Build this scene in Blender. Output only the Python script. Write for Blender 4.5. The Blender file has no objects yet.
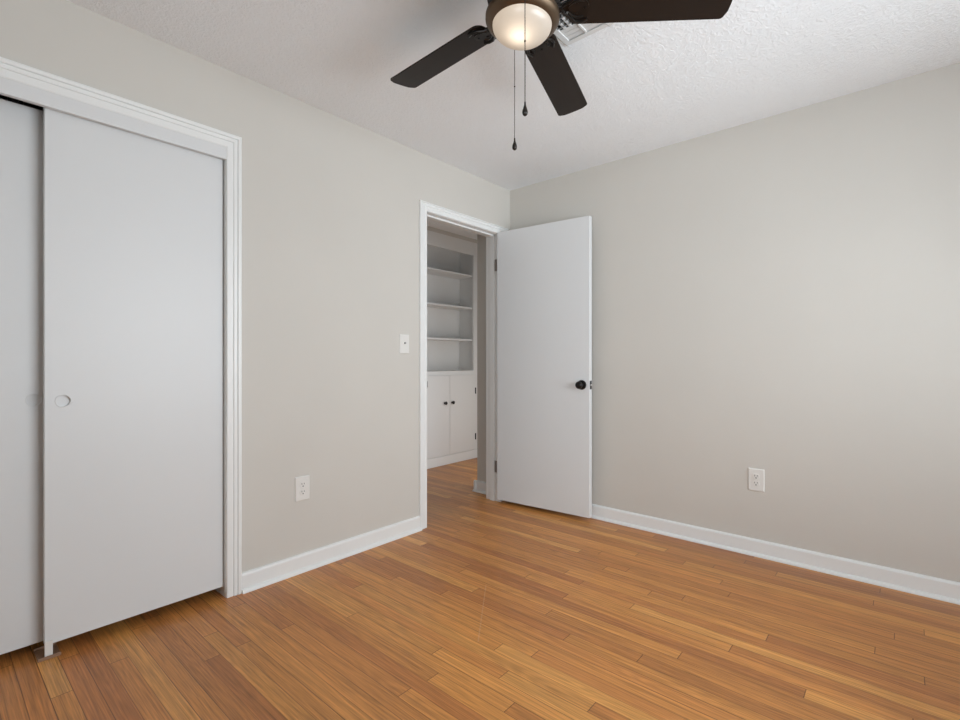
import bpy, bmesh, math, random
from mathutils import Vector, Matrix

S = bpy.context.scene
COL = S.collection
PI = math.pi
random.seed(7)

# ------------------------------------------------------------------ camera
cam_d = bpy.data.cameras.new('camera')
cam = bpy.data.objects.new('camera', cam_d)
COL.objects.link(cam)
YAW = 0.7149018
cam.location = (2.3596, -3.0823, 1.0989)
cam.rotation_euler = (PI / 2, 0, YAW)
cam_d.sensor_width = 36.0
cam_d.lens = 36.0 * 487.31 / 960.0
cam_d.shift_y = -0.64 / 960.0
cam_d.clip_start = 0.02
S.camera = cam

# ------------------------------------------------------------------ world, daylight, exposure
wd = bpy.data.worlds.new('world')
S.world = wd
wd.use_nodes = True
wd.node_tree.nodes['Background'].inputs['Color'].default_value = (0.80, 0.90, 1.0, 1)
wd.node_tree.nodes['Background'].inputs['Strength'].default_value = 1.2


def area(name, loc, rot, sx, sy, power, col, spread=PI):
    d = bpy.data.lights.new(name, 'AREA')
    d.shape = 'RECTANGLE'
    d.size, d.size_y = sx, sy
    d.energy = power
    d.color = col
    d.spread = spread
    o = bpy.data.objects.new(name, d)
    o.location = loc
    o.rotation_euler = rot
    COL.objects.link(o)
    return o


DAY = (0.875, 0.945, 1.0)
# daylight standing in the window openings (right wall, front wall)
area('daylight_side', (3.53, -1.42, 1.38), (0, PI / 2 + 0.20, 0), 1.30, 1.90, 72, DAY)
area('daylight_front', (2.50, -3.93, 1.20), (PI / 2 + 0.10, 0, 0), 1.30, 1.80, 31, DAY)
area('cabinet_fill', (0.05, 0.60, 0.75), (0, PI / 2, 0), 1.10, 0.80, 5.2, (1.0, 0.97, 0.93))  # not a window: unseen light added to brighten the hall cabinet

S.view_settings.view_transform = 'Standard'
S.view_settings.look = 'None'
S.view_settings.gamma = 1.0
S.view_settings.use_curve_mapping = False
S.view_settings.exposure = 0.08
S.cycles.max_bounces = 10
S.cycles.diffuse_bounces = 7
S.cycles.use_denoising = True
S.cycles.denoising_input_passes = 'RGB_ALBEDO_NORMAL'
S.cycles.denoising_prefilter = 'ACCURATE'
S.cycles.sample_clamp_indirect = 6.0


# ------------------------------------------------------------------ materials
def srgb(r, g, b):
    f = lambda c: (c / 255 / 12.92) if c / 255 <= 0.04045 else ((c / 255 + 0.055) / 1.055) ** 2.4
    return (f(r), f(g), f(b), 1)


def new_mat(name):
    m = bpy.data.materials.new(name)
    m.use_nodes = True
    nt = m.node_tree
    return m, nt, nt.nodes['Principled BSDF']


def N(nt, kind, **kw):
    n = nt.nodes.new(kind)
    for k, v in kw.items():
        setattr(n, k, v)
    return n


def math_node(nt, op, a, b=None, c=None):
    n = nt.nodes.new('ShaderNodeMath')
    n.operation = op
    for i, v in enumerate((a, b, c)):
        if v is None:
            continue
        if isinstance(v, (int, float)):
            n.inputs[i].default_value = v
        else:
            nt.links.new(v, n.inputs[i])
    return n.outputs[0]


def paint(name, col, rough=0.5, bump=0.0, bscale=200.0, bdist=0.002, spec=0.5, vary=0.03, metallic=0.0, detail=3.0):
    m, nt, p = new_mat(name)
    p.inputs['Roughness'].default_value = rough
    p.inputs['Metallic'].default_value = metallic
    p.inputs['Specular IOR Level'].default_value = spec
    tc = N(nt, 'ShaderNodeTexCoord')
    nz = N(nt, 'ShaderNodeTexNoise')
    nz.inputs['Scale'].default_value = 2.3
    nz.inputs['Detail'].default_value = 3
    nt.links.new(tc.outputs['Object'], nz.inputs['Vector'])
    mix = N(nt, 'ShaderNodeMixRGB')
    mix.inputs[1].default_value = tuple(c * (1 - vary) for c in col[:3]) + (1,)
    mix.inputs[2].default_value = tuple(min(1, c * (1 + vary)) for c in col[:3]) + (1,)
    nt.links.new(nz.outputs['Fac'], mix.inputs[0])
    nt.links.new(mix.outputs[0], p.inputs['Base Color'])
    if bump > 0:
        nb = N(nt, 'ShaderNodeTexNoise')
        nb.inputs['Scale'].default_value = bscale
        nb.inputs['Detail'].default_value = detail
        nt.links.new(tc.outputs['Object'], nb.inputs['Vector'])
        b = N(nt, 'ShaderNodeBump')
        b.inputs['Strength'].default_value = bump
        b.inputs['Distance'].default_value = bdist
        nt.links.new(nb.outputs['Fac'], b.inputs['Height'])
        nt.links.new(b.outputs[0], p.inputs['Normal'])
    return m


def ceiling_mat():
    m, nt, p = new_mat('textured_ceiling_paint')
    p.inputs['Base Color'].default_value = (0.85, 0.875, 0.895, 1)
    p.inputs['Roughness'].default_value = 0.75
    tc = N(nt, 'ShaderNodeTexCoord')
    n1 = N(nt, 'ShaderNodeTexNoise')
    n1.inputs['Scale'].default_value = 60
    n1.inputs['Detail'].default_value = 4
    n1.inputs['Distortion'].default_value = 1.2
    nt.links.new(tc.outputs['Object'], n1.inputs['Vector'])
    r = N(nt, 'ShaderNodeValToRGB')
    r.color_ramp.elements[0].position = 0.42
    r.color_ramp.elements[1].position = 0.62
    nt.links.new(n1.outputs['Fac'], r.inputs[0])
    b = N(nt, 'ShaderNodeBump')
    b.inputs['Strength'].default_value = 0.38
    b.inputs['Distance'].default_value = 0.004
    nt.links.new(r.outputs[0], b.inputs['Height'])
    nt.links.new(b.outputs[0], p.inputs['Normal'])
    return m


def floor_mat():
    m, nt, p = new_mat('oak_strip_floor')
    L = nt.links.new
    tc = N(nt, 'ShaderNodeTexCoord')
    sep = N(nt, 'ShaderNodeSeparateXYZ')
    L(tc.outputs['Object'], sep.inputs[0])
    X, Y = sep.outputs[0], sep.outputs[1]
    PW = 0.0572
    yr = math_node(nt, 'DIVIDE', Y, PW)
    row = math_node(nt, 'FLOOR', yr)
    fy = math_node(nt, 'FRACT', yr)
    # butt joints: a 1-D voronoi down every row gives strips of uneven length
    w = math_node(nt, 'ADD', math_node(nt, 'MULTIPLY', X, 0.85), math_node(nt, 'MULTIPLY', row, 17.613))
    vor = N(nt, 'ShaderNodeTexVoronoi', voronoi_dimensions='1D', feature='F1')
    vor.inputs['Scale'].default_value = 1.0
    vor.inputs['Randomness'].default_value = 0.9
    L(w, vor.inputs['W'])
    ved = N(nt, 'ShaderNodeTexVoronoi', voronoi_dimensions='1D', feature='DISTANCE_TO_EDGE')
    ved.inputs['Scale'].default_value = 1.0
    ved.inputs['Randomness'].default_value = 0.9
    L(w, ved.inputs['W'])
    rnd = N(nt, 'ShaderNodeSeparateColor')
    L(vor.outputs['Color'], rnd.inputs[0])
    r1, r2, r3 = rnd.outputs[0], rnd.outputs[1], rnd.outputs[2]
    ramp = N(nt, 'ShaderNodeValToRGB')
    cr = ramp.color_ramp
    cr.elements[0].position = 0.0
    cr.elements[0].color = FLOOR_COLS[0]
    cr.elements[1].position = 1.0
    cr.elements[1].color = FLOOR_COLS[4]
    for pos, c in ((0.22, FLOOR_COLS[1]), (0.55, FLOOR_COLS[2]), (0.82, FLOOR_COLS[3])):
        e = cr.elements.new(pos)
        e.color = c
    L(r1, ramp.inputs[0])
    # grain: long streaks along the strip, shifted for every strip
    comb = N(nt, 'ShaderNodeCombineXYZ')
    L(math_node(nt, 'ADD', math_node(nt, 'MULTIPLY', X, 1.6), math_node(nt, 'MULTIPLY', r2, 50.0)), comb.inputs[0])
    L(math_node(nt, 'MULTIPLY', Y, 120.0), comb.inputs[1])
    L(math_node(nt, 'MULTIPLY', r3, 30.0), comb.inputs[2])
    g1 = N(nt, 'ShaderNodeTexNoise')
    g1.inputs['Scale'].default_value = 1.0
    g1.inputs['Detail'].default_value = 6
    g1.inputs['Roughness'].default_value = 0.65
    g1.inputs['Distortion'].default_value = 0.6
    L(comb.outputs[0], g1.inputs['Vector'])
    # cathedral figure
    comb2 = N(nt, 'ShaderNodeCombineXYZ')
    L(math_node(nt, 'ADD', math_node(nt, 'MULTIPLY', X, 1.1), math_node(nt, 'MULTIPLY', r3, 40.0)), comb2.inputs[0])
    L(math_node(nt, 'MULTIPLY', Y, 14.0), comb2.inputs[1])
    L(math_node(nt, 'MULTIPLY', r2, 20.0), comb2.inputs[2])
    g2 = N(nt, 'ShaderNodeTexNoise')
    g2.inputs['Scale'].default_value = 1.0
    g2.inputs['Detail'].default_value = 1.5
    L(comb2.outputs[0], g2.inputs['Vector'])
    rings = math_node(nt, 'SINE', math_node(nt, 'MULTIPLY', g2.outputs['Fac'], 95.0))
    # fine pores
    comb3 = N(nt, 'ShaderNodeCombineXYZ')
    L(math_node(nt, 'MULTIPLY', X, 9.0), comb3.inputs[0])
    L(math_node(nt, 'MULTIPLY', Y, 260.0), comb3.inputs[1])
    g3 = N(nt, 'ShaderNodeTexNoise')
    g3.inputs['Scale'].default_value = 1.0
    g3.inputs['Detail'].default_value = 2
    L(comb3.outputs[0], g3.inputs['Vector'])
    # broad tone wander in the finish
    g4 = N(nt, 'ShaderNodeTexNoise')
    g4.inputs['Scale'].default_value = 1.3
    g4.inputs['Detail'].default_value = 3
    L(tc.outputs['Object'], g4.inputs['Vector'])
    v = math_node(nt, 'ADD', 0.22, math_node(nt, 'MULTIPLY', g1.outputs['Fac'], 1.54))
    v = math_node(nt, 'ADD', v, math_node(nt, 'MULTIPLY', rings, 0.07))
    v = math_node(nt, 'ADD', v, math_node(nt, 'MULTIPLY', math_node(nt, 'SUBTRACT', g3.outputs['Fac'], 0.5), 0.75))
    v = math_node(nt, 'ADD', v, math_node(nt, 'MULTIPLY', math_node(nt, 'SUBTRACT', g4.outputs['Fac'], 0.5), 0.25))
    v = math_node(nt, 'ADD', v, math_node(nt, 'MULTIPLY', math_node(nt, 'SUBTRACT', r2, 0.5), 0.16))
    # seams
    edge = math_node(nt, 'MINIMUM', fy, math_node(nt, 'SUBTRACT', 1.0, fy))
    s1 = math_node(nt, 'LESS_THAN', edge, 0.022)
    s2 = math_node(nt, 'LESS_THAN', ved.outputs['Distance'], 0.0012)
    seam = math_node(nt, 'MAXIMUM', math_node(nt, 'MULTIPLY', s1, math_node(nt, 'ADD', 0.30, math_node(nt, 'MULTIPLY', r3, 0.7))), math_node(nt, 'MULTIPLY', s2, 0.85))
    v = math_node(nt, 'MULTIPLY', v, math_node(nt, 'SUBTRACT', 1.0, math_node(nt, 'MULTIPLY', seam, 0.74)))
    mul = N(nt, 'ShaderNodeVectorMath', operation='SCALE')
    L(ramp.outputs[0], mul.inputs[0])
    L(v, mul.inputs['Scale'])
    # one long pale scuff across the strips
    sx, sy = math_node(nt, 'SUBTRACT', X, 0.826), math_node(nt, 'SUBTRACT', Y, -1.271)
    along = math_node(nt, 'SUBTRACT', math_node(nt, 'MULTIPLY', sx, 0.596), math_node(nt, 'MULTIPLY', sy, 0.803))
    across = math_node(nt, 'ABSOLUTE', math_node(nt, 'ADD', math_node(nt, 'MULTIPLY', sx, 0.803), math_node(nt, 'MULTIPLY', sy, 0.596)))
    scuff = math_node(nt, 'MULTIPLY', math_node(nt, 'LESS_THAN', across, 0.0024),
                      math_node(nt, 'MULTIPLY', math_node(nt, 'GREATER_THAN', along, 0.0), math_node(nt, 'LESS_THAN', along, 0.477)))
    scuff = math_node(nt, 'MULTIPLY', scuff, math_node(nt, 'MULTIPLY', g1.outputs['Fac'], 0.36))
    smix = N(nt, 'ShaderNodeMixRGB')
    L(scuff, smix.inputs[0])
    L(mul.outputs[0], smix.inputs[1])
    smix.inputs[2].default_value = (0.62, 0.46, 0.32, 1)
    L(smix.outputs[0], p.inputs['Base Color'])
    L(math_node(nt, 'ADD', 0.27, math_node(nt, 'MULTIPLY', g4.outputs['Fac'], 0.16)), p.inputs['Roughness'])
    p.inputs['Specular IOR Level'].default_value = 0.45
    b = N(nt, 'ShaderNodeBump')
    b.inputs['Strength'].default_value = 0.25
    b.inputs['Distance'].default_value = 0.0012
    L(math_node(nt, 'SUBTRACT', math_node(nt, 'MULTIPLY', g1.outputs['Fac'], 0.25), seam), b.inputs['Height'])
    L(b.outputs[0], p.inputs['Normal'])
    return m


FLOOR_COLS = [(0.390, 0.146, 0.042, 1), (0.460, 0.185, 0.050, 1), (0.505, 0.210, 0.055, 1),
              (0.545, 0.236, 0.061, 1), (0.640, 0.310, 0.085, 1)]


def blade_mat():
    m, nt, p = new_mat('dark_walnut_blade')
    tc = N(nt, 'ShaderNodeTexCoord')
    mp = N(nt, 'ShaderNodeMapping')
    mp.inputs['Scale'].default_value = (6, 90, 6)
    nt.links.new(tc.outputs['Generated'], mp.inputs[0])
    nz = N(nt, 'ShaderNodeTexNoise')
    nz.inputs['Scale'].default_value = 1.5
    nz.inputs['Detail'].default_value = 5
    nt.links.new(mp.outputs[0], nz.inputs['Vector'])
    r = N(nt, 'ShaderNodeValToRGB')
    r.color_ramp.elements[0].color = (0.0055, 0.0034, 0.0025, 1)
    r.color_ramp.elements[1].color = (0.020, 0.0125, 0.0085, 1)
    nt.links.new(nz.outputs['Fac'], r.inputs[0])
    nt.links.new(r.outputs[0], p.inputs['Base Color'])
    p.inputs['Roughness'].default_value = 0.45
    p.inputs['Specular IOR Level'].default_value = 0.3
    return m


def frosted_mat():
    m, nt, p = new_mat('frosted_glass')
    out = nt.nodes['Material Output']
    tr = N(nt, 'ShaderNodeBsdfTranslucent')
    tr.inputs['Color'].default_value = (0.95, 0.88, 0.79, 1)
    df = N(nt, 'ShaderNodeBsdfDiffuse')
    df.inputs['Color'].default_value = (0.62, 0.585, 0.54, 1)
    gl = N(nt, 'ShaderNodeBsdfGlossy')
    gl.inputs['Roughness'].default_value = 0.25
    m1 = N(nt, 'ShaderNodeMixShader')
    m1.inputs[0].default_value = 0.45
    nt.links.new(tr.outputs[0], m1.inputs[1])
    nt.links.new(df.outputs[0], m1.inputs[2])
    m2 = N(nt, 'ShaderNodeMixShader')
    m2.inputs[0].default_value = 0.05
    nt.links.new(m1.outputs[0], m2.inputs[1])
    nt.links.new(gl.outputs[0], m2.inputs[2])
    nt.links.new(m2.outputs[0], out.inputs['Surface'])
    return m


def pane_mat():
    m, nt, p = new_mat('window_glass')
    out = nt.nodes['Material Output']
    tr = N(nt, 'ShaderNodeBsdfTransparent')
    gl = N(nt, 'ShaderNodeBsdfGlossy')
    gl.inputs['Roughness'].default_value = 0.02
    fr = N(nt, 'ShaderNodeFresnel')
    fr.inputs['IOR'].default_value = 1.45
    mx = N(nt, 'ShaderNodeMixShader')
    nt.links.new(fr.outputs[0], mx.inputs[0])
    nt.links.new(tr.outputs[0], mx.inputs[1])
    nt.links.new(gl.outputs[0], mx.inputs[2])
    nt.links.new(mx.outputs[0], out.inputs['Surface'])
    return m


M = {
    'wall': paint('greige_wall_paint', (0.595, 0.572, 0.528, 1), 0.62, 0.12, 260, 0.0012),
    'ceiling': ceiling_mat(),
    'floor': floor_mat(),
    'trim': paint('white_trim_paint', (0.79, 0.80, 0.79, 1), 0.36, 0.05, 60, 0.001, vary=0.012),
    'door': paint('white_door_paint', (0.685, 0.697, 0.700, 1), 0.42, 0.05, 45, 0.001, vary=0.015),
    'cab': paint('white_cabinet_paint', (0.74, 0.74, 0.73, 1), 0.42, 0.04, 60, 0.001, vary=0.015),
    'plate': paint('white_plastic', (0.74, 0.73, 0.70, 1), 0.30, vary=0.01),
    'slot': paint('dark_slot', (0.02, 0.02, 0.02, 1), 0.6),
    'bronze': paint('dark_bronze', (0.022, 0.018, 0.015, 1), 0.33, vary=0.15, metallic=0.6),
    'ring': paint('brushed_bronze', (0.12, 0.082, 0.052, 1), 0.42, vary=0.1, metallic=0.85),
    'black': paint('black_metal', (0.012, 0.011, 0.011, 1), 0.30, vary=0.1, metallic=0.5),
    'hinge': paint('aged_steel', (0.28, 0.26, 0.245, 1), 0.4, vary=0.1, metallic=0.2),
    'blade': blade_mat(),
    'glass': frosted_mat(),
    'pane': pane_mat(),
    'chain': paint('chain_metal', (0.045, 0.037, 0.03, 1), 0.4, metallic=0.7),
    'brass': paint('bolt_steel', (0.75, 0.74, 0.72, 1), 0.3, metallic=0.9),
    'closet': paint('closet_wall_darkened', (0.30, 0.27, 0.24, 1), 0.7),  # shade in the gap under the sliding doors put into this dark colour
    'guide': paint('brown_nylon', (0.26, 0.15, 0.09, 1), 0.4, vary=0.1),
    'duct': paint('dark_duct_sheet', (0.03, 0.03, 0.03, 1), 0.7),
    'vent': paint('white_vent_enamel', (0.72, 0.72, 0.71, 1), 0.35, vary=0.02),
    'ground': paint('pale_ground', (0.35, 0.36, 0.33, 1), 0.9, vary=0.2),
}


# ------------------------------------------------------------------ mesh helpers
def NB():
    return bmesh.new()


def box(bm, lo, hi, mat=None):
    lo, hi = Vector(lo), Vector(hi)
    lo, hi = Vector(map(min, lo, hi)), Vector(map(max, lo, hi))
    c, s = (lo + hi) / 2, hi - lo
    r = bmesh.ops.create_cube(bm, size=1.0)
    mt = Matrix.Translation(c) @ Matrix.Diagonal((s.x, s.y, s.z, 1))
    if mat is not None:
        mt = mat @ mt
    bmesh.ops.transform(bm, matrix=mt, verts=r['verts'])
    return r['verts']


def cyl(bm, a, b, r, seg=20, r2=None):
    a, b = Vector(a), Vector(b)
    d = b - a
    q = d.to_track_quat('Z', 'Y').to_matrix().to_4x4()
    g = bmesh.ops.create_cone(bm, cap_ends=True, segments=seg, radius1=r, radius2=r if r2 is None else r2, depth=d.length)
    bmesh.ops.transform(bm, matrix=Matrix.Translation((a + b) / 2) @ q, verts=g['verts'])


def lathe(bm, prof, seg=48, mat=None):
    """prof: list of (r, z) turned about the z axis"""
    rows = []
    for r, z in prof:
        if r < 1e-6:
            rows.append([bm.verts.new((0, 0, z))])
        else:
            rows.append([bm.verts.new((r * math.cos(2 * PI * i / seg), r * math.sin(2 * PI * i / seg), z)) for i in range(seg)])
    for A, B in zip(rows, rows[1:]):
        for i in range(seg):
            j = (i + 1) % seg
            if len(A) == 1 and len(B) == 1:
                continue
            if len(A) == 1:
                bm.faces.new((A[0], B[i], B[j]))
            elif len(B) == 1:
                bm.faces.new((A[i], A[j], B[0]))
            else:
                bm.faces.new((A[i], A[j], B[j], B[i]))
    vs = [v for R in rows for v in R]
    if mat is not None:
        bmesh.ops.transform(bm, matrix=mat, verts=vs)
    return vs


def prism(bm, pts, z0, z1, mat=None):
    lo = [bm.verts.new((x, y, z0)) for x, y in pts]
    hi = [bm.verts.new((x, y, z1)) for x, y in pts]
    n = len(pts)
    bm.faces.new(lo[::-1])
    bm.faces.new(hi)
    for i in range(n):
        j = (i + 1) % n
        bm.faces.new((lo[i], lo[j], hi[j], hi[i]))
    if mat is not None:
        bmesh.ops.transform(bm, matrix=mat, verts=lo + hi)


def tube(bm, pts, r, seg=10):
    pts = [Vector(p) for p in pts]
    rings = []
    for i, p in enumerate(pts):
        d = (pts[min(i + 1, len(pts) - 1)] - pts[max(i - 1, 0)]).normalized()
        u = d.orthogonal().normalized() if i == 0 else (u - d * u.dot(d)).normalized()
        v = d.cross(u)
        rings.append([bm.verts.new(p + (u * math.cos(2 * PI * k / seg) + v * math.sin(2 * PI * k / seg)) * r) for k in range(seg)])
    for A, B in zip(rings, rings[1:]):
        for k in range(seg):
            bm.faces.new((A[k], A[(k + 1) % seg], B[(k + 1) % seg], B[k]))
    bm.faces.new(rings[0][::-1])
    bm.faces.new(rings[-1])


def sweep_profile(bm, prof, a, b, out, up):
    """extrude a moulding profile (list of (out, up)) straight from a to b"""
    a, b, out, up = Vector(a), Vector(b), Vector(out), Vector(up)
    A = [bm.verts.new(a + out * o + up * u) for o, u in prof]
    B = [bm.verts.new(b + out * o + up * u) for o, u in prof]
    n = len(prof)
    for i in range(n):
        j = (i + 1) % n
        bm.faces.new((A[i], A[j], B[j], B[i]))
    bm.faces.new(A[::-1])
    bm.faces.new(B)


def obj(name, bm, mat, parent=None, smooth=False, bevel=0.0, local=None):
    """link ONE mesh; with a parent the mesh is given in world space unless local=True"""
    bmesh.ops.recalc_face_normals(bm, faces=bm.faces)
    me = bpy.data.meshes.new(name)
    if parent is not None and not local:
        root = parent
        while root.parent:
            root = root.parent
        bmesh.ops.transform(bm, matrix=root.matrix_basis.inverted(), verts=bm.verts)
    bm.to_mesh(me)
    bm.free()
    me.materials.append(mat)
    if smooth:
        for p in me.polygons:
            p.use_smooth = True
    o = bpy.data.objects.new(name, me)
    COL.objects.link(o)
    if parent is not None:
        o.parent = parent
    if bevel:
        bv = o.modifiers.new('edge', 'BEVEL')
        bv.width = bevel
        bv.segments = 2
        bv.limit_method = 'ANGLE'
        bv.angle_limit = math.radians(40)
    if smooth:
        try:
            me.set_sharp_from_angle(angle=math.radians(38))
        except Exception:
            pass
    return o


def tag(o, label, cat, group=None, kind=None):
    if label:
        o['label'] = label
    if cat:
        o['category'] = cat
    if group:
        o['group'] = group
    if kind:
        o['kind'] = kind
    return o


def thing(name, label, cat, loc=(0, 0, 0), rot=(0, 0, 0), group=None, kind=None):
    o = bpy.data.objects.new(name, None)
    o.empty_display_size = 0.1
    o.location = loc
    o.rotation_euler = rot
    o.matrix_basis = Matrix.Translation(loc) @ Matrix.Rotation(rot[2], 4, 'Z') @ Matrix.Rotation(rot[1], 4, 'Y') @ Matrix.Rotation(rot[0], 4, 'X')
    COL.objects.link(o)
    return tag(o, label, cat, group, kind)


def struct(name, bm, mat, label, cat='room', bevel=0.0):
    return tag(obj(name, bm, mat, bevel=bevel), label, cat, kind='structure')


def copy_tree(o, parent=None):
    c = o.copy()
    COL.objects.link(c)
    if parent is not None:
        c.parent = parent
    for ch in [x for x in bpy.data.objects if x.parent == o]:
        copy_tree(ch, c)
    return c


# ------------------------------------------------------------------ dimensions
H = 2.44
RX, FY = 3.35, -3.75            # right wall, front wall (inner faces)
WT = 0.12                       # thickness of the left wall
DY0, DY1, DZ = -0.900, -0.145, 2.066        # doorway
CY0, CY1, CZ = -3.400, -2.155, 2.075        # closet opening
HX, HY0, HY1 = -1.25, -1.95, 1.35           # hall: far wall, ends
CORX, CORY = -0.320, -0.030                 # hall outside corner
JT = 0.018                      # jamb board thickness

# ------------------------------------------------------------------ floor, ceiling
bm = NB()
box(bm, (-1.75, -3.9, -0.10), (RX + 0.15, HY1 + 0.15, 0.0))
struct('floor', bm, M['floor'], 'honey oak strip floor running through the room and the hall', 'floor')

VX0, VX1, VY0, VY1 = 1.300, 1.480, -1.570, -1.295     # vent hole in the ceiling
bm = NB()
cx0, cx1, cy0, cy1 = -1.75, RX + 0.15, -3.9, HY1 + 0.15
box(bm, (cx0, cy0, H), (VX0, cy1, H + 0.10))
box(bm, (VX1, cy0, H), (cx1, cy1, H + 0.10))
box(bm, (VX0, cy0, H), (VX1, VY0, H + 0.10))
box(bm, (VX0, VY1, H), (VX1, cy1, H + 0.10))
struct('ceiling', bm, M['ceiling'], 'pale grey ceiling with a fine knockdown texture', 'ceiling')

# ------------------------------------------------------------------ walls
bm = NB()
box(bm, (-WT, CY1 + JT, 0), (0, DY0 - JT, H))
box(bm, (-WT, DY1 + JT, 0), (0, 0.12, H))
box(bm, (-WT, DY0 - JT, DZ + JT), (0, DY1 + JT, H))
box(bm, (-WT, CY0 - JT, CZ + JT), (0, CY1 + JT, H))
box(bm, (-WT, FY - 0.15, 0), (0, CY0 - JT, H))
struct('wall_left', bm, M['wall'], 'greige wall holding the closet and the open doorway', 'wall')

bm = NB()
box(bm, (0, 0, 0), (RX + 0.15, 0.12, H))
struct('wall_back', bm, M['wall'], 'greige wall behind the open white door', 'wall')

W1 = (-2.40, -0.44, 0.70, 2.10)     # side window: y0 y1 z0 z1
bm = NB()
box(bm, (RX, FY, 0), (RX + 0.15, W1[0], H))
box(bm, (RX, W1[1], 0), (RX + 0.15, 0, H))
box(bm, (RX, W1[0], 0), (RX + 0.15, W1[1], W1[2]))
box(bm, (RX, W1[0], W1[3]), (RX + 0.15, W1[1], H))
struct('wall_right', bm, M['wall'], 'greige wall with the side window', 'wall')

W2 = (1.80, 3.20, 0.25, 2.12)       # front window: x0 x1 z0 z1
bm = NB()
box(bm, (0, FY - 0.15, 0), (W2[0], FY, H))
box(bm, (W2[1], FY - 0.15, 0), (RX + 0.15, FY, H))
box(bm, (W2[0], FY - 0.15, 0), (W2[1], FY, W2[2]))
box(bm, (W2[0], FY - 0.15, W2[3]), (W2[1], FY, H))
struct('wall_front', bm, M['wall'], 'greige wall with the wide front window', 'wall')

# hall: end wall with outside corner, far wall with the cabinet recess, two ends
KY0, KY1, KZ = 0.115, 1.030, 2.400          # cabinet recess in the far wall
bm = NB()
box(bm, (CORX, CORY, 0), (-WT, 0.12, H))
box(bm, (CORX, 0.12, 0), (-0.20, 0.20, H))
box(bm, (CORX, 1.00, 0), (-0.20, HY1, H))
box(bm, (CORX, 0.20, 2.05), (-0.20, 1.00, H))  # opening added out of view so the cabinet fill can pass
struct('wall_hall_corner', bm, M['wall'], 'shaded greige hall wall just past the door jamb', 'wall')
bm = NB()
box(bm, (HX - 0.12, HY0, 0), (HX, KY0, H))
box(bm, (HX - 0.12, KY1, 0), (HX, HY1, H))
box(bm, (HX - 0.12, KY0, KZ), (HX, KY1, H))
box(bm, (HX - 0.50, KY0 - 0.1, 0), (HX - 0.46, KY1 + 0.1, H))
struct('wall_hall_far', bm, M['wall'], 'greige hall wall around the built-in cabinet', 'wall')
bm = NB()
box(bm, (HX - 0.12, HY1, 0), (CORX + 0.12, HY1 + 0.12, H))
struct('wall_hall_end', bm, M['wall'], 'greige wall closing the far end of the hall', 'wall')
bm = NB()
box(bm, (HX - 0.12, HY0 - 0.12, 0), (-WT, HY0, H))
struct('wall_hall_near', bm, M['wall'], 'greige wall closing the near end of the hall', 'wall')

# closet interior
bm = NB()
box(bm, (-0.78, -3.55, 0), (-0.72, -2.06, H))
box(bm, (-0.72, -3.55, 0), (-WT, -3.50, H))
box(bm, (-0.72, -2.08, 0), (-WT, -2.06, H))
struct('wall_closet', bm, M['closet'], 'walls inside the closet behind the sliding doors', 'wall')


# ------------------------------------------------------------------ windows (outside the frame)
def window(name, label, axis, at, a0, a1, z0, z1, depth, sign):
    """frame with a meeting rail and two panes; axis = the direction the window runs along"""
    def P(u, w, z):
        return (at + w * sign, u, z) if axis == 'y' else (u, at + w * sign, z)
    r = thing(name, label, 'window', P((a0 + a1) / 2, 0, z0), kind='structure')
    f = NB()
    t = 0.045
    zm = (z0 + z1) / 2
    for (u0, u1, q0, q1) in ((a0, a0 + t, z0, z1), (a1 - t, a1, z0, z1), (a0, a1, z0, z0 + t), (a0, a1, z1 - t, z1), (a0, a1, zm - t / 2, zm + t / 2)):
        box(f, P(u0, depth * 0.35, q0), P(u1, depth * 0.75, q1))
    fo = obj('window_frame', f, M['trim'], r, bevel=0.003)
    for q0, q1 in ((z0 + t, zm - t / 2), (zm + t / 2, z1 - t)):
        g = NB()
        box(g, P(a0 + t, depth * 0.54, q0), P(a1 - t, depth * 0.57, q1))
        obj('pane', g, M['pane'], fo)
    c = NB()
    cw = 0.066
    for (u0, u1, q0, q1) in ((a0 - cw, a0, z0 - 0.02, z1 + cw), (a1, a1 + cw, z0 - 0.02, z1 + cw), (a0, a1, z1, z1 + cw)):
        box(c, P(u0, -0.016, q0), P(u1, 0.0, q1))
    obj('window_casing', c, M['trim'], r, bevel=0.003)
    s = NB()
    box(s, P(a0 - cw - 0.02, -0.05, z0 - 0.028), P(a1 + cw + 0.02, depth * 0.35, z0))
    obj('window_sill', s, M['trim'], r, bevel=0.004)
    return r


window('window_1', 'white framed side window in the greige wall', 'y', RX, W1[0], W1[1], W1[2], W1[3], 0.15, 1)
window('window_2', 'wide white framed front window behind the viewpoint', 'x', FY, W2[0], W2[1], W2[2], W2[3], 0.15, -1)


# ------------------------------------------------------------------ baseboards
BASE = [(0, 0), (0.014, 0), (0.014, 0.080), (0.0115, 0.086), (0.007, 0.0895), (0, 0.091)]
SHOE = [(0.012, 0), (0.029, 0), (0.0285, 0.006), (0.026, 0.011), (0.021, 0.0155), (0.0135, 0.018), (0.012, 0.018)]


def baseboard(name, segs, label, mat='trim'):
    b = NB()
    for a, c, out in segs:
        sweep_profile(b, BASE, a, c, out, (0, 0, 1))
        sweep_profile(b, SHOE, a, c, out, (0, 0, 1))
    return struct(name, b, M[mat], label, 'baseboard')


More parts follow.
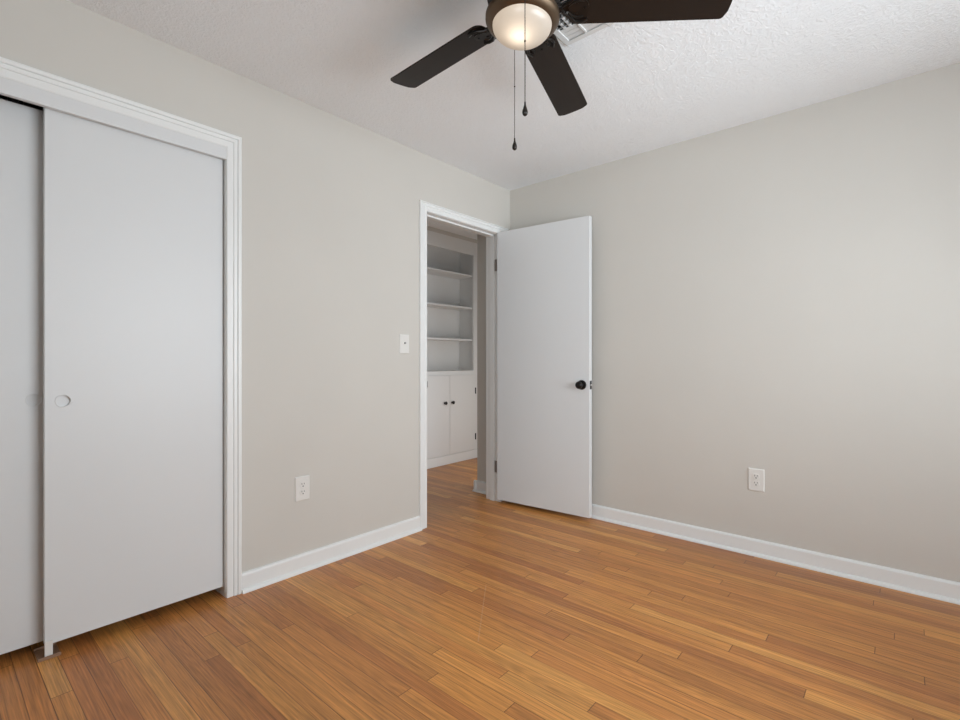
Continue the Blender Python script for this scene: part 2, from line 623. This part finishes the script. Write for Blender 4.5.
baseboard('baseboard_left', [((0, -2.088, 0), (0, -0.962, 0), (1, 0, 0)), ((0, FY, 0), (0, -3.47, 0), (1, 0, 0))],
          'white baseboard between the closet casing and the doorway casing')
baseboard('baseboard_back', [((0.0, 0, 0), (RX, 0, 0), (0, -1, 0))], 'white baseboard along the wall behind the open door')
baseboard('baseboard_right', [((RX, FY, 0), (RX, 0, 0), (-1, 0, 0))], 'white baseboard under the side window')
baseboard('baseboard_front', [((0, FY, 0), (RX, FY, 0), (0, 1, 0))], 'white baseboard under the front window')
baseboard('baseboard_hall', [((CORX - 0.029, CORY, 0), (-WT, CORY, 0), (0, -1, 0)), ((CORX, CORY - 0.029, 0), (CORX, 0.20, 0), (-1, 0, 0))],
          'cream baseboard wrapping the shaded hall wall corner')


# ------------------------------------------------------------------ casings and jambs
def casing_profile(w):
    # (distance from the opening edge, projection): flat band, bead grooves, thick outer band
    return [(0.0, 0.0), (0.0, 0.010), (0.004, 0.012), (0.026, 0.012), (0.029, 0.009), (0.032, 0.0135), (0.044, 0.0145),
            (0.047, 0.0105), (0.050, 0.0165), (w - 0.004, 0.0175), (w, 0.014), (w, 0.0)]


def casing_leg(b, y_in, y_out, z1_in, z1_out, x=0.0, sx=1):
    w = abs(y_out - y_in)
    s = 1 if y_out > y_in else -1
    prof = casing_profile(w)
    A = [b.verts.new((x + sx * p, y_in + s * d, 0.0)) for d, p in prof]
    B = [b.verts.new((x + sx * p, y_in + s * d, z1_in + (z1_out - z1_in) * d / w)) for d, p in prof]
    n = len(prof)
    for i in range(n):
        j = (i + 1) % n
        b.faces.new((A[i], A[j], B[j], B[i]))
    b.faces.new(A)
    b.faces.new(B[::-1])


def casing_head(b, ya_in, ya_out, yb_in, yb_out, z_in, z_out, x=0.0, sx=1):
    w = z_out - z_in
    prof = casing_profile(w)
    A = [b.verts.new((x + sx * p, ya_in + (ya_out - ya_in) * d / w, z_in + d)) for d, p in prof]
    B = [b.verts.new((x + sx * p, yb_in + (yb_out - yb_in) * d / w, z_in + d)) for d, p in prof]
    n = len(prof)
    for i in range(n):
        j = (i + 1) % n
        b.faces.new((A[i], A[j], B[j], B[i]))
    b.faces.new(A)
    b.faces.new(B[::-1])


# doorway: jamb boards, stops and the casing on both sides of the wall
bm = NB()
box(bm, (-WT - 0.002, DY0 - JT, 0), (0.002, DY0, DZ + JT))
box(bm, (-WT - 0.002, DY1, 0), (0.002, DY1 + JT, DZ + JT))
box(bm, (-WT - 0.002, DY0, DZ), (0.002, DY1, DZ + JT))
box(bm, (-0.078, DY0, 0), (-0.040, DY0 + 0.011, DZ))
box(bm, (-0.078, DY1 - 0.011, 0), (-0.040, DY1, DZ))
box(bm, (-0.078, DY0, DZ - 0.011), (-0.040, DY1, DZ))
struct('trim_1', bm, M['trim'], 'white jamb and stops lining the open doorway', 'trim', bevel=0.0012)
bm = NB()
casing_leg(bm, DY0 - 0.004, DY0 - 0.066, DZ + 0.002, DZ + 0.060)
casing_leg(bm, DY1 + 0.004, -0.040, DZ + 0.002, DZ + 0.060)
casing_head(bm, DY0 - 0.004, DY0 - 0.066, DY1 + 0.004, -0.040, DZ + 0.002, DZ + 0.060)
casing_leg(bm, DY0 - 0.004, DY0 - 0.066, DZ + 0.002, DZ + 0.060, -WT, -1)
casing_leg(bm, DY1 + 0.004, DY1 + 0.066, DZ + 0.002, DZ + 0.060, -WT, -1)
casing_head(bm, DY0 - 0.004, DY0 - 0.066, DY1 + 0.004, DY1 + 0.066, DZ + 0.002, DZ + 0.060, -WT, -1)
struct('trim_2', bm, M['trim'], 'white moulded casing around the open doorway', 'trim')

# closet: lining boards, casing, and the fascia that hides the sliding track
bm = NB()
box(bm, (-WT, CY1, 0), (0.002, CY1 + JT, CZ))
box(bm, (-WT, CY0 - JT, 0), (0.002, CY0, CZ))
box(bm, (-WT, CY0 - JT, CZ), (0.002, CY1 + JT, CZ + JT))
struct('trim_3', bm, M['trim'], 'white jamb lining the closet opening', 'trim')
bm = NB()
casing_leg(bm, CY1 + 0.002, CY1 + 0.068, CZ, CZ + 0.066)
casing_leg(bm, CY0 - 0.002, CY0 - 0.068, CZ, CZ + 0.066)
casing_head(bm, CY0 - 0.002, CY0 - 0.068, CY1 + 0.002, CY1 + 0.068, CZ, CZ + 0.066)
struct('trim_4', bm, M['trim'], 'white moulded casing around the closet opening', 'trim')
bm = NB()
box(bm, (-0.012, CY0, 2.020), (0.0085, CY1 + 0.003, CZ + 0.003))
struct('trim_5', bm, M['door'], 'flat white fascia board above the sliding closet doors', 'trim', bevel=0.001)
bm = NB()
box(bm, (-0.110, CY0, 2.058), (-0.012, CY1, 2.075))
struct('trim_6', bm, M['duct'], 'dark sliding track behind the closet fascia', 'trim')


# ------------------------------------------------------------------ closet sliding doors
def slab_with_recess(bm, x0, x1, y0, y1, z0, z1, yc, zc, r, depth, seg=32):
    """door slab, front face at x1 with a round finger pull let into it"""
    def ring(rad, x):
        return [bm.verts.new((x, yc + rad * math.cos(2 * PI * i / seg), zc + rad * math.sin(2 * PI * i / seg))) for i in range(seg)]
    # square patch around the hole
    s = r * 1.6
    cs = [(yc + s, zc + s), (yc - s, zc + s), (yc - s, zc - s), (yc + s, zc - s)]
    R0 = ring(r, x1)
    sq = []
    for i in range(seg):
        a = 2 * PI * i / seg
        c, d = math.cos(a), math.sin(a)
        k = s / max(abs(c), abs(d))
        sq.append(bm.verts.new((x1, yc + k * c, zc + k * d)))
    R1 = ring(r * 0.97, x1 - depth)
    mid = bm.verts.new((x1 - depth, yc, zc))
    for i in range(seg):
        j = (i + 1) % seg
        bm.faces.new((R0[i], R0[j], sq[j], sq[i]))
        bm.faces.new((R0[i], R0[j], R1[j], R1[i]))
        bm.faces.new((R1[i], R1[j], mid))
    # rest of the front, sides, back
    def quad(*p):
        bm.faces.new([bm.verts.new(q) for q in p])
    quad((x1, y0, z0), (x1, y1, z0), (x1, y1, zc - s), (x1, y0, zc - s))
    quad((x1, y0, zc + s), (x1, y1, zc + s), (x1, y1, z1), (x1, y0, z1))
    quad((x1, y0, zc - s), (x1, yc - s, zc - s), (x1, yc - s, zc + s), (x1, y0, zc + s))
    quad((x1, yc + s, zc - s), (x1, y1, zc - s), (x1, y1, zc + s), (x1, yc + s, zc + s))
    quad((x0, y0, z0), (x0, y1, z0), (x0, y1, z1), (x0, y0, z1))
    quad((x0, y0, z0), (x1, y0, z0), (x1, y0, z1), (x0, y0, z1))
    quad((x0, y1, z0), (x1, y1, z0), (x1, y1, z1), (x0, y1, z1))
    quad((x0, y0, z0), (x1, y0, z0), (x1, y1, z0), (x0, y1, z0))
    quad((x0, y0, z1), (x1, y0, z1), (x1, y1, z1), (x0, y1, z1))


def closet_door(name, label, xf, y0, y1, z0, z1, yc, zc):
    r = thing(name, label, 'door', (xf - 0.0175, (y0 + y1) / 2, z0), kind='structure')
    b = NB()
    slab_with_recess(b, xf - 0.035, xf, y0, y1, z0, z1, yc, zc, 0.0225, 0.011)
    bmesh.ops.remove_doubles(b, verts=b.verts, dist=1e-5)
    obj('panel', b, M['door'], r)
    c = NB()
    lathe(c, [(0.0205, 0.0), (0.0235, 0.0), (0.0243, 0.0012), (0.0235, 0.0022), (0.0215, 0.0016), (0.0205, -0.0100), (0.0, -0.0102)], 32,
          Matrix.Translation((xf, yc, zc)) @ Matrix.Rotation(PI / 2, 4, 'Y'))
    obj('finger_pull', c, M['door'], r, smooth=True)
    h = NB()
    for yy in (y0 + 0.10, y1 - 0.10):
        box(h, (xf - 0.022, yy - 0.02, z1 - 0.02), (xf - 0.014, yy + 0.02, 2.06))
        cyl(h, (xf - 0.024, yy, 2.050), (xf - 0.012, yy, 2.050), 0.009)
    obj('roller_hanger', h, M['black'], r)
    return r


closet_door('door_2', 'white sliding closet door in front, beside the closet casing', -0.020, -2.779, -2.159, 0.047, 2.034, -2.7265, 0.943)
closet_door('door_3', 'white sliding closet door set back, partly behind the other one', -0.083, -3.388, -2.750, 0.040, 2.033, -2.8005, 0.947)

g = thing('door_guide', 'small floor guide with a white tab under the sliding closet doors', 'door guide', (-0.04, -2.765, 0))
b = NB()
box(b, (-0.105, -2.800, 0.0), (-0.004, -2.735, 0.005))
box(b, (-0.008, -2.800, 0.004), (-0.004, -2.735, 0.012))
box(b, (-0.105, -2.800, 0.004), (-0.101, -2.735, 0.012))
obj('base_plate', b, M['guide'], g, bevel=0.001)
b = NB()
box(b, (-0.0165, -2.780, 0.005), (-0.0125, -2.757, 0.062))
obj('guide_tab', b, M['plate'], g, bevel=0.001)

# ------------------------------------------------------------------ swinging door
ANG = math.atan2(-0.122 + 0.183, 0.745)
LEAF = 0.754
r = thing('door_1', 'white flush door standing open against the greige wall, with a black knob', 'door', (0.013, -0.181, 0.028), (0, 0, ANG), kind='structure')
DT, DH = 0.040, 2.041
b = NB()
box(b, (0, 0, 0), (LEAF, DT, DH))
obj('panel', b, M['door'], r, bevel=0.0018, local=True)
KX, KZZ = 0.698, 0.897


def knob_side(sign, y0):
    k = NB()
    mt = Matrix.Translation((KX, y0, KZZ)) @ Matrix.Rotation(PI / 2 * (1 if sign < 0 else -1), 4, 'X')
    lathe(k, [(0.0, 0.0), (0.033, 0.0), (0.033, 0.004), (0.030, 0.008), (0.016, 0.010), (0.0125, 0.014), (0.0115, 0.026), (0.014, 0.031),
              (0.021, 0.036), (0.0250, 0.043), (0.0250, 0.050), (0.021, 0.056), (0.014, 0.0595), (0.0, 0.0605)], 36, mt)
    o = obj('knob', k, M['black'], r, smooth=True, local=True)
    return o


knob_side(-1, 0.0)
b = NB()
lathe(b, [(0.0, 0.0), (0.030, 0.0), (0.030, 0.004), (0.027, 0.007), (0.012, 0.009), (0.011, 0.018), (0.022, 0.026), (0.024, 0.034), (0.018, 0.042), (0.0, 0.044)], 32,
      Matrix.Translation((KX, DT, KZZ)) @ Matrix.Rotation(-PI / 2, 4, 'X'))
obj('knob', b, M['black'], r, smooth=True, local=True)
b = NB()
box(b, (LEAF - 0.001, 0.006, KZZ - 0.029), (LEAF + 0.0012, 0.034, KZZ + 0.029))
lp = obj('latch_plate', b, M['black'], r, bevel=0.001, local=True)
b = NB()
box(b, (LEAF, 0.011, KZZ - 0.006), (LEAF + 0.011, 0.024, KZZ + 0.006))
tag(obj('latch_bolt', b, M['brass'], lp, bevel=0.002, local=True), 'bright latch bolt', None)
for zz in (0.24, 1.80):
    b = NB()
    cyl(b, (-0.006, 0.034, zz - 0.045), (-0.006, 0.034, zz + 0.045), 0.0065, 16)
    cyl(b, (-0.006, 0.034, zz - 0.050), (-0.006, 0.034, zz - 0.045), 0.0045, 16)
    cyl(b, (-0.006, 0.034, zz + 0.045), (-0.006, 0.034, zz + 0.050), 0.0045, 16)
    box(b, (-0.0035, 0.002, zz - 0.045), (0.0, 0.034, zz + 0.045))
    box(b, (-0.045, 0.0335, zz - 0.045), (-0.004, 0.0355, zz + 0.045))
    obj('hinge', b, M['hinge'], r, smooth=False, local=True)

# strike plate on the jamb
b = NB()
box(b, (-0.030, DY0 - 0.001, 0.905), (0.006, DY0 + 0.0015, 0.965))
box(b, (0.002, DY0 - 0.005, 0.915), (0.0125, DY0 + 0.0015, 0.955))
tag(obj('strike_plate', b, M['hinge'], bevel=0.0006), 'small metal strike plate on the doorway jamb near the light switch', 'strike plate')


# ------------------------------------------------------------------ wall plates (built facing -Y, then turned)
def plate_mesh(w, h, t=0.006):
    b = NB()
    prof = [(0.0, 0.0), (0.0, 0.002), (0.004, t)]
    x, z = w / 2, h / 2
    lev = []
    for d, p in prof:
        lev.append([b.verts.new(v) for v in ((-x + d, -p, -z + d), (x - d, -p, -z + d), (x - d, -p, z - d), (-x + d, -p, z - d))])
    for A, B in zip(lev, lev[1:]):
        for i in range(4):
            j = (i + 1) % 4
            b.faces.new((A[i], A[j], B[j], B[i]))
    b.faces.new(lev[-1])
    b.faces.new(lev[0][::-1])
    return b


def face_shape(rad, flat):
    """receptacle outline: a circle with flat top and bottom"""
    pts = []
    for i in range(40):
        a = 2 * PI * i / 40
        pts.append((rad * math.cos(a), max(-flat, min(flat, rad * math.sin(a)))))
    return pts


def make_outlet(label):
    r = thing('wall_outlet', label, 'outlet', (0, 0, 0), group='duplex wall outlets')
    obj('cover_plate', plate_mesh(0.082, 0.126), M['plate'], r, bevel=0.0008, local=True)
    turn = Matrix.Rotation(PI / 2, 4, 'X')
    for s in (1, -1):
        zc = 0.0195 * s
        b = NB()
        prism(b, face_shape(0.0172, 0.0140), 0.0055, 0.0085, Matrix.Translation((0, 0, zc)) @ turn)
        rc = obj('receptacle', b, M['plate'], r, local=True, bevel=0.0006)
        b = NB()
        box(b, (-0.0078, -0.0090, zc + 0.0005), (-0.0052, -0.0080, zc + 0.0090))
        box(b, (0.0052, -0.0090, zc + 0.0010), (0.0076, -0.0080, zc + 0.0085))
        cyl(b, (0, -0.0080, zc - 0.0075), (0, -0.0090, zc - 0.0075), 0.0032, 14)
        tag(obj('slot', b, M['slot'], rc, local=True), 'dark plug slots', None)
    b = NB()
    cyl(b, (0, -0.0050, 0), (0, -0.0072, 0), 0.0032, 16)
    obj('screw', b, M['plate'], r, local=True)
    return r


def place(o, loc, rz):
    o.location = loc
    o.rotation_euler = (0, 0, rz)


o1 = make_outlet('white duplex outlet low on the greige wall between closet and doorway')
o2 = copy_tree(o1)
place(o1, (0.0002, -1.7745, 0.429), PI / 2)
place(o2, (1.738, -0.0002, 0.423), 0)
o2['label'] = 'white duplex outlet low on the bare greige wall beyond the open door'

r = thing('light_switch', 'white toggle light switch on the wall beside the doorway casing', 'light switch')
obj('cover_plate', plate_mesh(0.077, 0.120), M['plate'], r, bevel=0.0008, local=True)
b = NB()
box(b, (-0.0052, -0.0066, -0.0120), (0.0052, -0.0058, 0.0120))
tg = obj('toggle_slot', b, M['plate'], r, local=True)
b = NB()
box(b, (-0.0045, -0.0160, -0.0030), (0.0045, -0.0060, 0.0070), Matrix.Rotation(math.radians(-22), 4, 'X'))
obj('toggle', b, M['hinge'], r, bevel=0.001, local=True)  # grey metal colour stands in for shade on the white toggle
for s in (1, -1):
    b = NB()
    cyl(b, (0, -0.0050, 0.030 * s), (0, -0.0070, 0.030 * s), 0.0030, 16)
    obj('screw', b, M['plate'], r, local=True)
place(r, (0.0002, -1.089, 1.195), PI / 2)

# ------------------------------------------------------------------ hall built-in cabinet
KX0 = HX + 0.004            # front of the face frame
r = thing('built_in_cabinet', 'white built-in cabinet with open shelves, seen through the doorway', 'cabinet', (HX - 0.15, 0.57, 0))
ky0, ky1 = KY0 + 0.004, KY1 - 0.004
DEP = 0.25
b = NB()
box(b, (HX - DEP, ky0, 0.0), (HX - 0.02, ky0 + 0.018, KZ - 0.002))
obj('side_panel', b, M['cab'], r)
b = NB()
box(b, (HX - DEP, ky1 - 0.018, 0.0), (HX - 0.02, ky1, KZ - 0.002))
obj('side_panel', b, M['cab'], r)
b = NB()
box(b, (HX - DEP - 0.012, ky0, 0.0), (HX - DEP, ky1, KZ - 0.002))
obj('back_panel', b, M['cab'], r)
b = NB()
box(b, (HX - 0.02, ky0 - 0.004, 0.0), (KX0, ky0 + 0.052, KZ - 0.002))
box(b, (HX - 0.02, ky1 - 0.062, 0.0), (KX0, ky1 + 0.004, KZ - 0.002))
box(b, (HX - 0.02, ky0 + 0.052, 0.925), (KX0, ky1 - 0.062, 0.976))
box(b, (HX - 0.02, ky0 + 0.052, 0.085), (KX0, ky1 - 0.062, 0.110))
obj('face_frame', b, M['cab'], r, bevel=0.0012)
b = NB()
box(b, (HX - 0.02, ky0 + 0.052, 2.255), (KX0 - 0.001, ky1 - 0.062, KZ - 0.002))
obj('header_panel', b, M['cab'], r)
b = NB()
box(b, (HX - DEP, ky0 + 0.018, 0.958), (HX - 0.02, ky1 - 0.018, 0.9765))
obj('counter', b, M['cab'], r)
b = NB()
box(b, (HX - DEP, ky0 + 0.018, 2.335), (HX - 0.02, ky1 - 0.018, 2.355))
obj('top_panel', b, M['cab'], r)
for zz in (2.035, 1.677, 1.322):
    b = NB()
    box(b, (HX - DEP + 0.002, ky0 + 0.019, zz - 0.018), (HX - 0.022, ky1 - 0.019, zz))
    obj('shelf', b, M['cab'], r, bevel=0.001)
b = NB()
box(b, (HX - 0.02, ky0, 0.0), (KX0 + 0.010, ky1, 0.094))
obj('base_board', b, M['trim'], r, bevel=0.003)
for s in (-1, 1):
    ya, yb = (ky0 + 0.049, 0.5695) if s < 0 else (0.5725, ky1 - 0.052)
    b = NB()
    box(b, (KX0 + 0.0005, ya, 0.104), (KX0 + 0.0175, yb, 0.930))
    d = obj('cabinet_door', b, M['cab'], r, bevel=0.0015)
    yk = 0.548 + s * 0.055
    b = NB()
    lathe(b, [(0.0, 0.0), (0.011, 0.0), (0.010, 0.004), (0.008, 0.010), (0.014, 0.016), (0.0175, 0.021), (0.0165, 0.026), (0.009, 0.029), (0.0, 0.0295)], 24,
          Matrix.Translation((KX0 + 0.0175, yk, 0.645)) @ Matrix.Rotation(PI / 2, 4, 'Y'))
    tag(obj('knob', b, M['black'], d, smooth=True), 'small black knob', None)
    yh = ya - 0.002 if s < 0 else yb + 0.002
    for zz in (0.752, 0.245):
        b = NB()
        box(b, (KX0, yh - 0.002 if s < 0 else yh - 0.010, zz - 0.032), (KX0 + 0.0195, yh + 0.010 if s < 0 else yh + 0.002, zz + 0.032))
        cyl(b, (KX0 + 0.017, yh, zz - 0.034), (KX0 + 0.017, yh, zz + 0.034), 0.0065, 12)
        tag(obj('hinge', b, M['black'], d), 'black exposed hinge', None)

# ------------------------------------------------------------------ ceiling register
r = thing('ceiling_vent', 'white louvered air register in the ceiling behind the fan', 'air vent', (1.39, -1.43, H))
x0, x1, y0, y1 = 1.272, 1.508, -1.600, -1.265
b = NB()
hx0, hx1, hy0, hy1 = VX0 + 0.004, VX1 - 0.004, VY0 + 0.004, VY1 - 0.004
zt, zb = H - 0.0005, H - 0.011
lev = [[(x0, y0), (x1, y0), (x1, y1), (x0, y1)], [(x0 + 0.012, y0 + 0.012), (x1 - 0.012, y0 + 0.012), (x1 - 0.012, y1 - 0.012), (x0 + 0.012, y1 - 0.012)],
       [(hx0, hy0), (hx1, hy0), (hx1, hy1), (hx0, hy1)]]
rings = [[b.verts.new((p[0], p[1], z)) for p in lv] for lv, z in ((lev[0], zt), (lev[0], zt - 0.002), (lev[1], zb), (lev[2], zb), (lev[2], zt + 0.004))]
for A, B in zip(rings, rings[1:]):
    for i in range(4):
        j = (i + 1) % 4
        b.faces.new((A[i], A[j], B[j], B[i]))
obj('frame', b, M['vent'], r)
b = NB()
n = 11
for k in range(n):
    yy = hy1 - 0.012 - (hy1 - hy0 - 0.024) * k / (n - 1)
    a = math.radians(-6 if k < 3 else 48)
    box(b, (hx0, -0.0100, -0.0007), (hx1, 0.0100, 0.0007), Matrix.Translation((0, yy, H - 0.004)) @ Matrix.Rotation(a, 4, 'X'))
obj('louver', b, M['vent'], r)
b = NB()
for k in range(1, 7):
    xx = hx0 + (hx1 - hx0) * k / 7
    box(b, (xx - 0.0045, hy1 - 0.135, H - 0.006), (xx + 0.0045, hy1 - 0.066, H + 0.008))
xx = hx0 + (hx1 - hx0) * 0.47
box(b, (xx - 0.0035, hy1 - 0.066, H - 0.011), (xx + 0.0035, hy1, H - 0.002))
obj('cross_bar', b, M['vent'], r)
b = NB()
for (p, q) in (((VX0, VY0), (VX0 + 0.002, VY1)), ((VX1 - 0.002, VY0), (VX1, VY1)), ((VX0, VY0), (VX1, VY0 + 0.002)), ((VX0, VY1 - 0.002), (VX1, VY1))):
    box(b, (p[0], p[1], H + 0.004), (q[0], q[1], H + 0.16))
box(b, (VX0, VY0, H + 0.158), (VX1, VY1, H + 0.16))
tag(obj('duct_box', b, M['duct'], r), 'dark duct behind the louvers', None)
b = NB()
tube(b, [(hx1 - 0.004, hy1 + 0.006, zb - 0.001), (hx1 + 0.004, hy1 + 0.004, zb - 0.012), (hx1 + 0.010, hy1 + 0.004, zb - 0.016), (hx1 + 0.016, hy1 + 0.003, zb - 0.014)], 0.002)
obj('damper_lever', b, M['vent'], r)

# ------------------------------------------------------------------ ceiling fan
ZF = 2.257
FT = Matrix.Translation((1.4071, -1.7689, ZF)) @ Matrix.Rotation(-0.060, 4, 'X') @ Matrix.Rotation(0.0114, 4, 'Y')
fan = thing('ceiling_fan', 'dark five-blade ceiling fan with a lit frosted bowl and two pull chains', 'ceiling fan')
fan.matrix_basis = FT
b = NB()
lathe(b, [(0.0, 0.190), (0.062, 0.190), (0.078, 0.182), (0.080, 0.155), (0.060, 0.135), (0.040, 0.128), (0.0, 0.128)], 48)
obj('canopy', b, M['bronze'], fan, smooth=True, local=True)
b = NB()
lathe(b, [(0.0, 0.130), (0.070, 0.130), (0.105, 0.118), (0.122, 0.095), (0.124, 0.050), (0.118, 0.030), (0.098, 0.016), (0.085, 0.012), (0.0, 0.012)], 56)
obj('motor_housing', b, M['bronze'], fan, smooth=True, local=True)
b = NB()
lathe(b, [(0.0, 0.012), (0.088, 0.012), (0.092, 0.006), (0.092, -0.014), (0.086, -0.020), (0.0, -0.020)], 48)
obj('switch_housing', b, M['bronze'], fan, smooth=True, local=True)
ZR = -0.0535
b = NB()
lathe(b, [(0.085, -0.016), (0.117, -0.018), (0.1225, -0.024), (0.1225, -0.034), (0.1200, -0.040), (0.1020, ZR - 0.001), (0.0985, ZR - 0.0015), (0.0985, ZR + 0.006), (0.110, -0.030), (0.085, -0.022)], 64)
obj('light_ring', b, M['ring'], fan, smooth=True, local=True)
b = NB()
prof = [(0.0975, ZR + 0.010), (0.0978, ZR)]
BD = 0.050
for i in range(1, 15):
    a = PI / 2 * i / 14
    prof.append((max(0.0, 0.0978 * math.cos(a)) if i < 14 else 0.0, ZR - BD * math.sin(a)))
lathe(b, prof, 64)
tag(obj('glass_bowl', b, M['glass'], fan, smooth=True, local=True), 'frosted glass bowl glowing warm white', None)
# the lamp inside the bowl
ld = bpy.data.lights.new('fan_bulb', 'POINT')
ld.energy = 0.19
ld.color = (1.0, 0.87, 0.72)
ld.shadow_soft_size = 0.022
lo = bpy.data.objects.new('fan_bulb', ld)
lo.location = (0.004, -0.016, ZR - 0.014)
lo.parent = fan
COL.objects.link(lo)

R_T, B_W, PITCH, A0 = 0.657, 0.1345, math.radians(-12), 1.8401


def blade_outline():
    pts = []
    r0, r1 = 0.150, R_T
    w0, w1 = 0.121 / 2, B_W / 2
    def arc(cx, cy, rad, a0, a1, n=7):
        for i in range(n):
            a = math.radians(a0 + (a1 - a0) * i / (n - 1))
            pts.append((cx + rad * math.cos(a), cy + rad * math.sin(a)))
    arc(r0 + 0.030, -w0 + 0.030, 0.030, 180, 270)
    arc(r1 - 0.020, -w1 + 0.014, 0.014, 270, 340)
    for t in (-0.6, -0.3, 0.0, 0.3, 0.6):
        pts.append((r1 - 0.002 + 0.004 * (1 - t * t), w1 * t))
    arc(r1 - 0.020, w1 - 0.014, 0.014, 20, 90)
    arc(r0 + 0.030, w0 - 0.030, 0.030, 90, 180)
    return pts


blade0 = iron0 = None
for k in range(5):
    ang = A0 + k * 2 * PI / 5
    rot = Matrix.Rotation(ang, 4, 'Z') @ Matrix.Rotation(PITCH, 4, 'X')
    if blade0 is None:
        b = NB()
        prism(b, blade_outline(), 0.0, 0.006)
        blade0 = bl = obj('blade', b, M['blade'], fan, bevel=0.001, local=True)
        b = NB()
        # flat foot under the blade root, crescent arms hooking round it, neck to the motor
        foot = [(0.150 + 0.055 * (1 - math.cos(PI * i / 12)) / 2 * 1.2, 0.034 * math.sin(PI * i / 12)) for i in range(13)]
        foot = foot + [(x, -y) for x, y in foot[-2:0:-1]]
        prism(b, foot, -0.0045, -0.0003)
        for s in (1, -1):
            tube(b, [(0.212, 0.040 * s, -0.004), (0.194, 0.048 * s, -0.006), (0.172, 0.045 * s, -0.008), (0.154, 0.026 * s, -0.008), (0.138, 0.018 * s, -0.006), (0.128, 0.006 * s, -0.002), (0.100, 0.004 * s, 0.004)], 0.0050, 8)
            tube(b, [(0.200, 0.026 * s, -0.004), (0.182, 0.030 * s, -0.006), (0.164, 0.024 * s, -0.007), (0.150, 0.012 * s, -0.006)], 0.0036, 8)
        box(b, (0.075, -0.013, 0.000), (0.160, 0.013, 0.008))
        for px, py in ((0.175, 0.018), (0.175, -0.018), (0.202, 0.0)):
            cyl(b, (px, py, -0.0045), (px, py, -0.0070), 0.0045, 12)
        iron0 = ir = obj('blade_iron', b, M['bronze'], bl, smooth=True, local=True)
    else:
        bl = blade0.copy()
        COL.objects.link(bl)
        bl.parent = fan
        ir = iron0.copy()
        COL.objects.link(ir)
        ir.parent = bl
    bl.matrix_basis = rot
    ir.matrix_basis = Matrix.Identity(4)


def pull_chain(x, y, z_top, z_bot, z_joint, r):
    b = NB()
    cyl(b, (x, y, z_bot + 0.040), (x, y, z_top), r, 8)
    for i in range(int((z_top - z_bot - 0.04) / 0.0045)):
        g = bmesh.ops.create_icosphere(b, subdivisions=1, radius=r * 1.5)
        bmesh.ops.translate(b, verts=g['verts'], vec=(x, y, z_bot + 0.04 + i * 0.0045))
    g = bmesh.ops.create_icosphere(b, subdivisions=2, radius=r * 2.8)
    bmesh.ops.translate(b, verts=g['verts'], vec=(x, y, z_joint))
    hx, hy = 1.4071, -1.7689
    q = 0.085 / math.hypot(x - hx, y - hy)
    tube(b, [(hx + (x - hx) * q, hy + (y - hy) * q, z_top), (x, y, z_top + 0.001), (x, y, z_top - 0.004)], r * 1.6, 8)
    c = obj('pull_chain', b, M['chain'], fan)
    b = NB()
    lathe(b, [(0.0, 0.044), (0.0025, 0.043), (0.003, 0.034), (0.0042, 0.029), (0.0078, 0.018), (0.0088, 0.011), (0.0072, 0.004), (0.003, 0.0006), (0.0, 0.0)], 20, Matrix.Translation((x, y, z_bot)))
    obj('chain_pendant', b, M['bronze'], c, smooth=True)


pull_chain(1.4878, -1.8684, 2.258, 1.842, 2.071, 0.0012)
pull_chain(1.3112, -1.6860, 2.258, 1.846, 2.074, 0.0010)
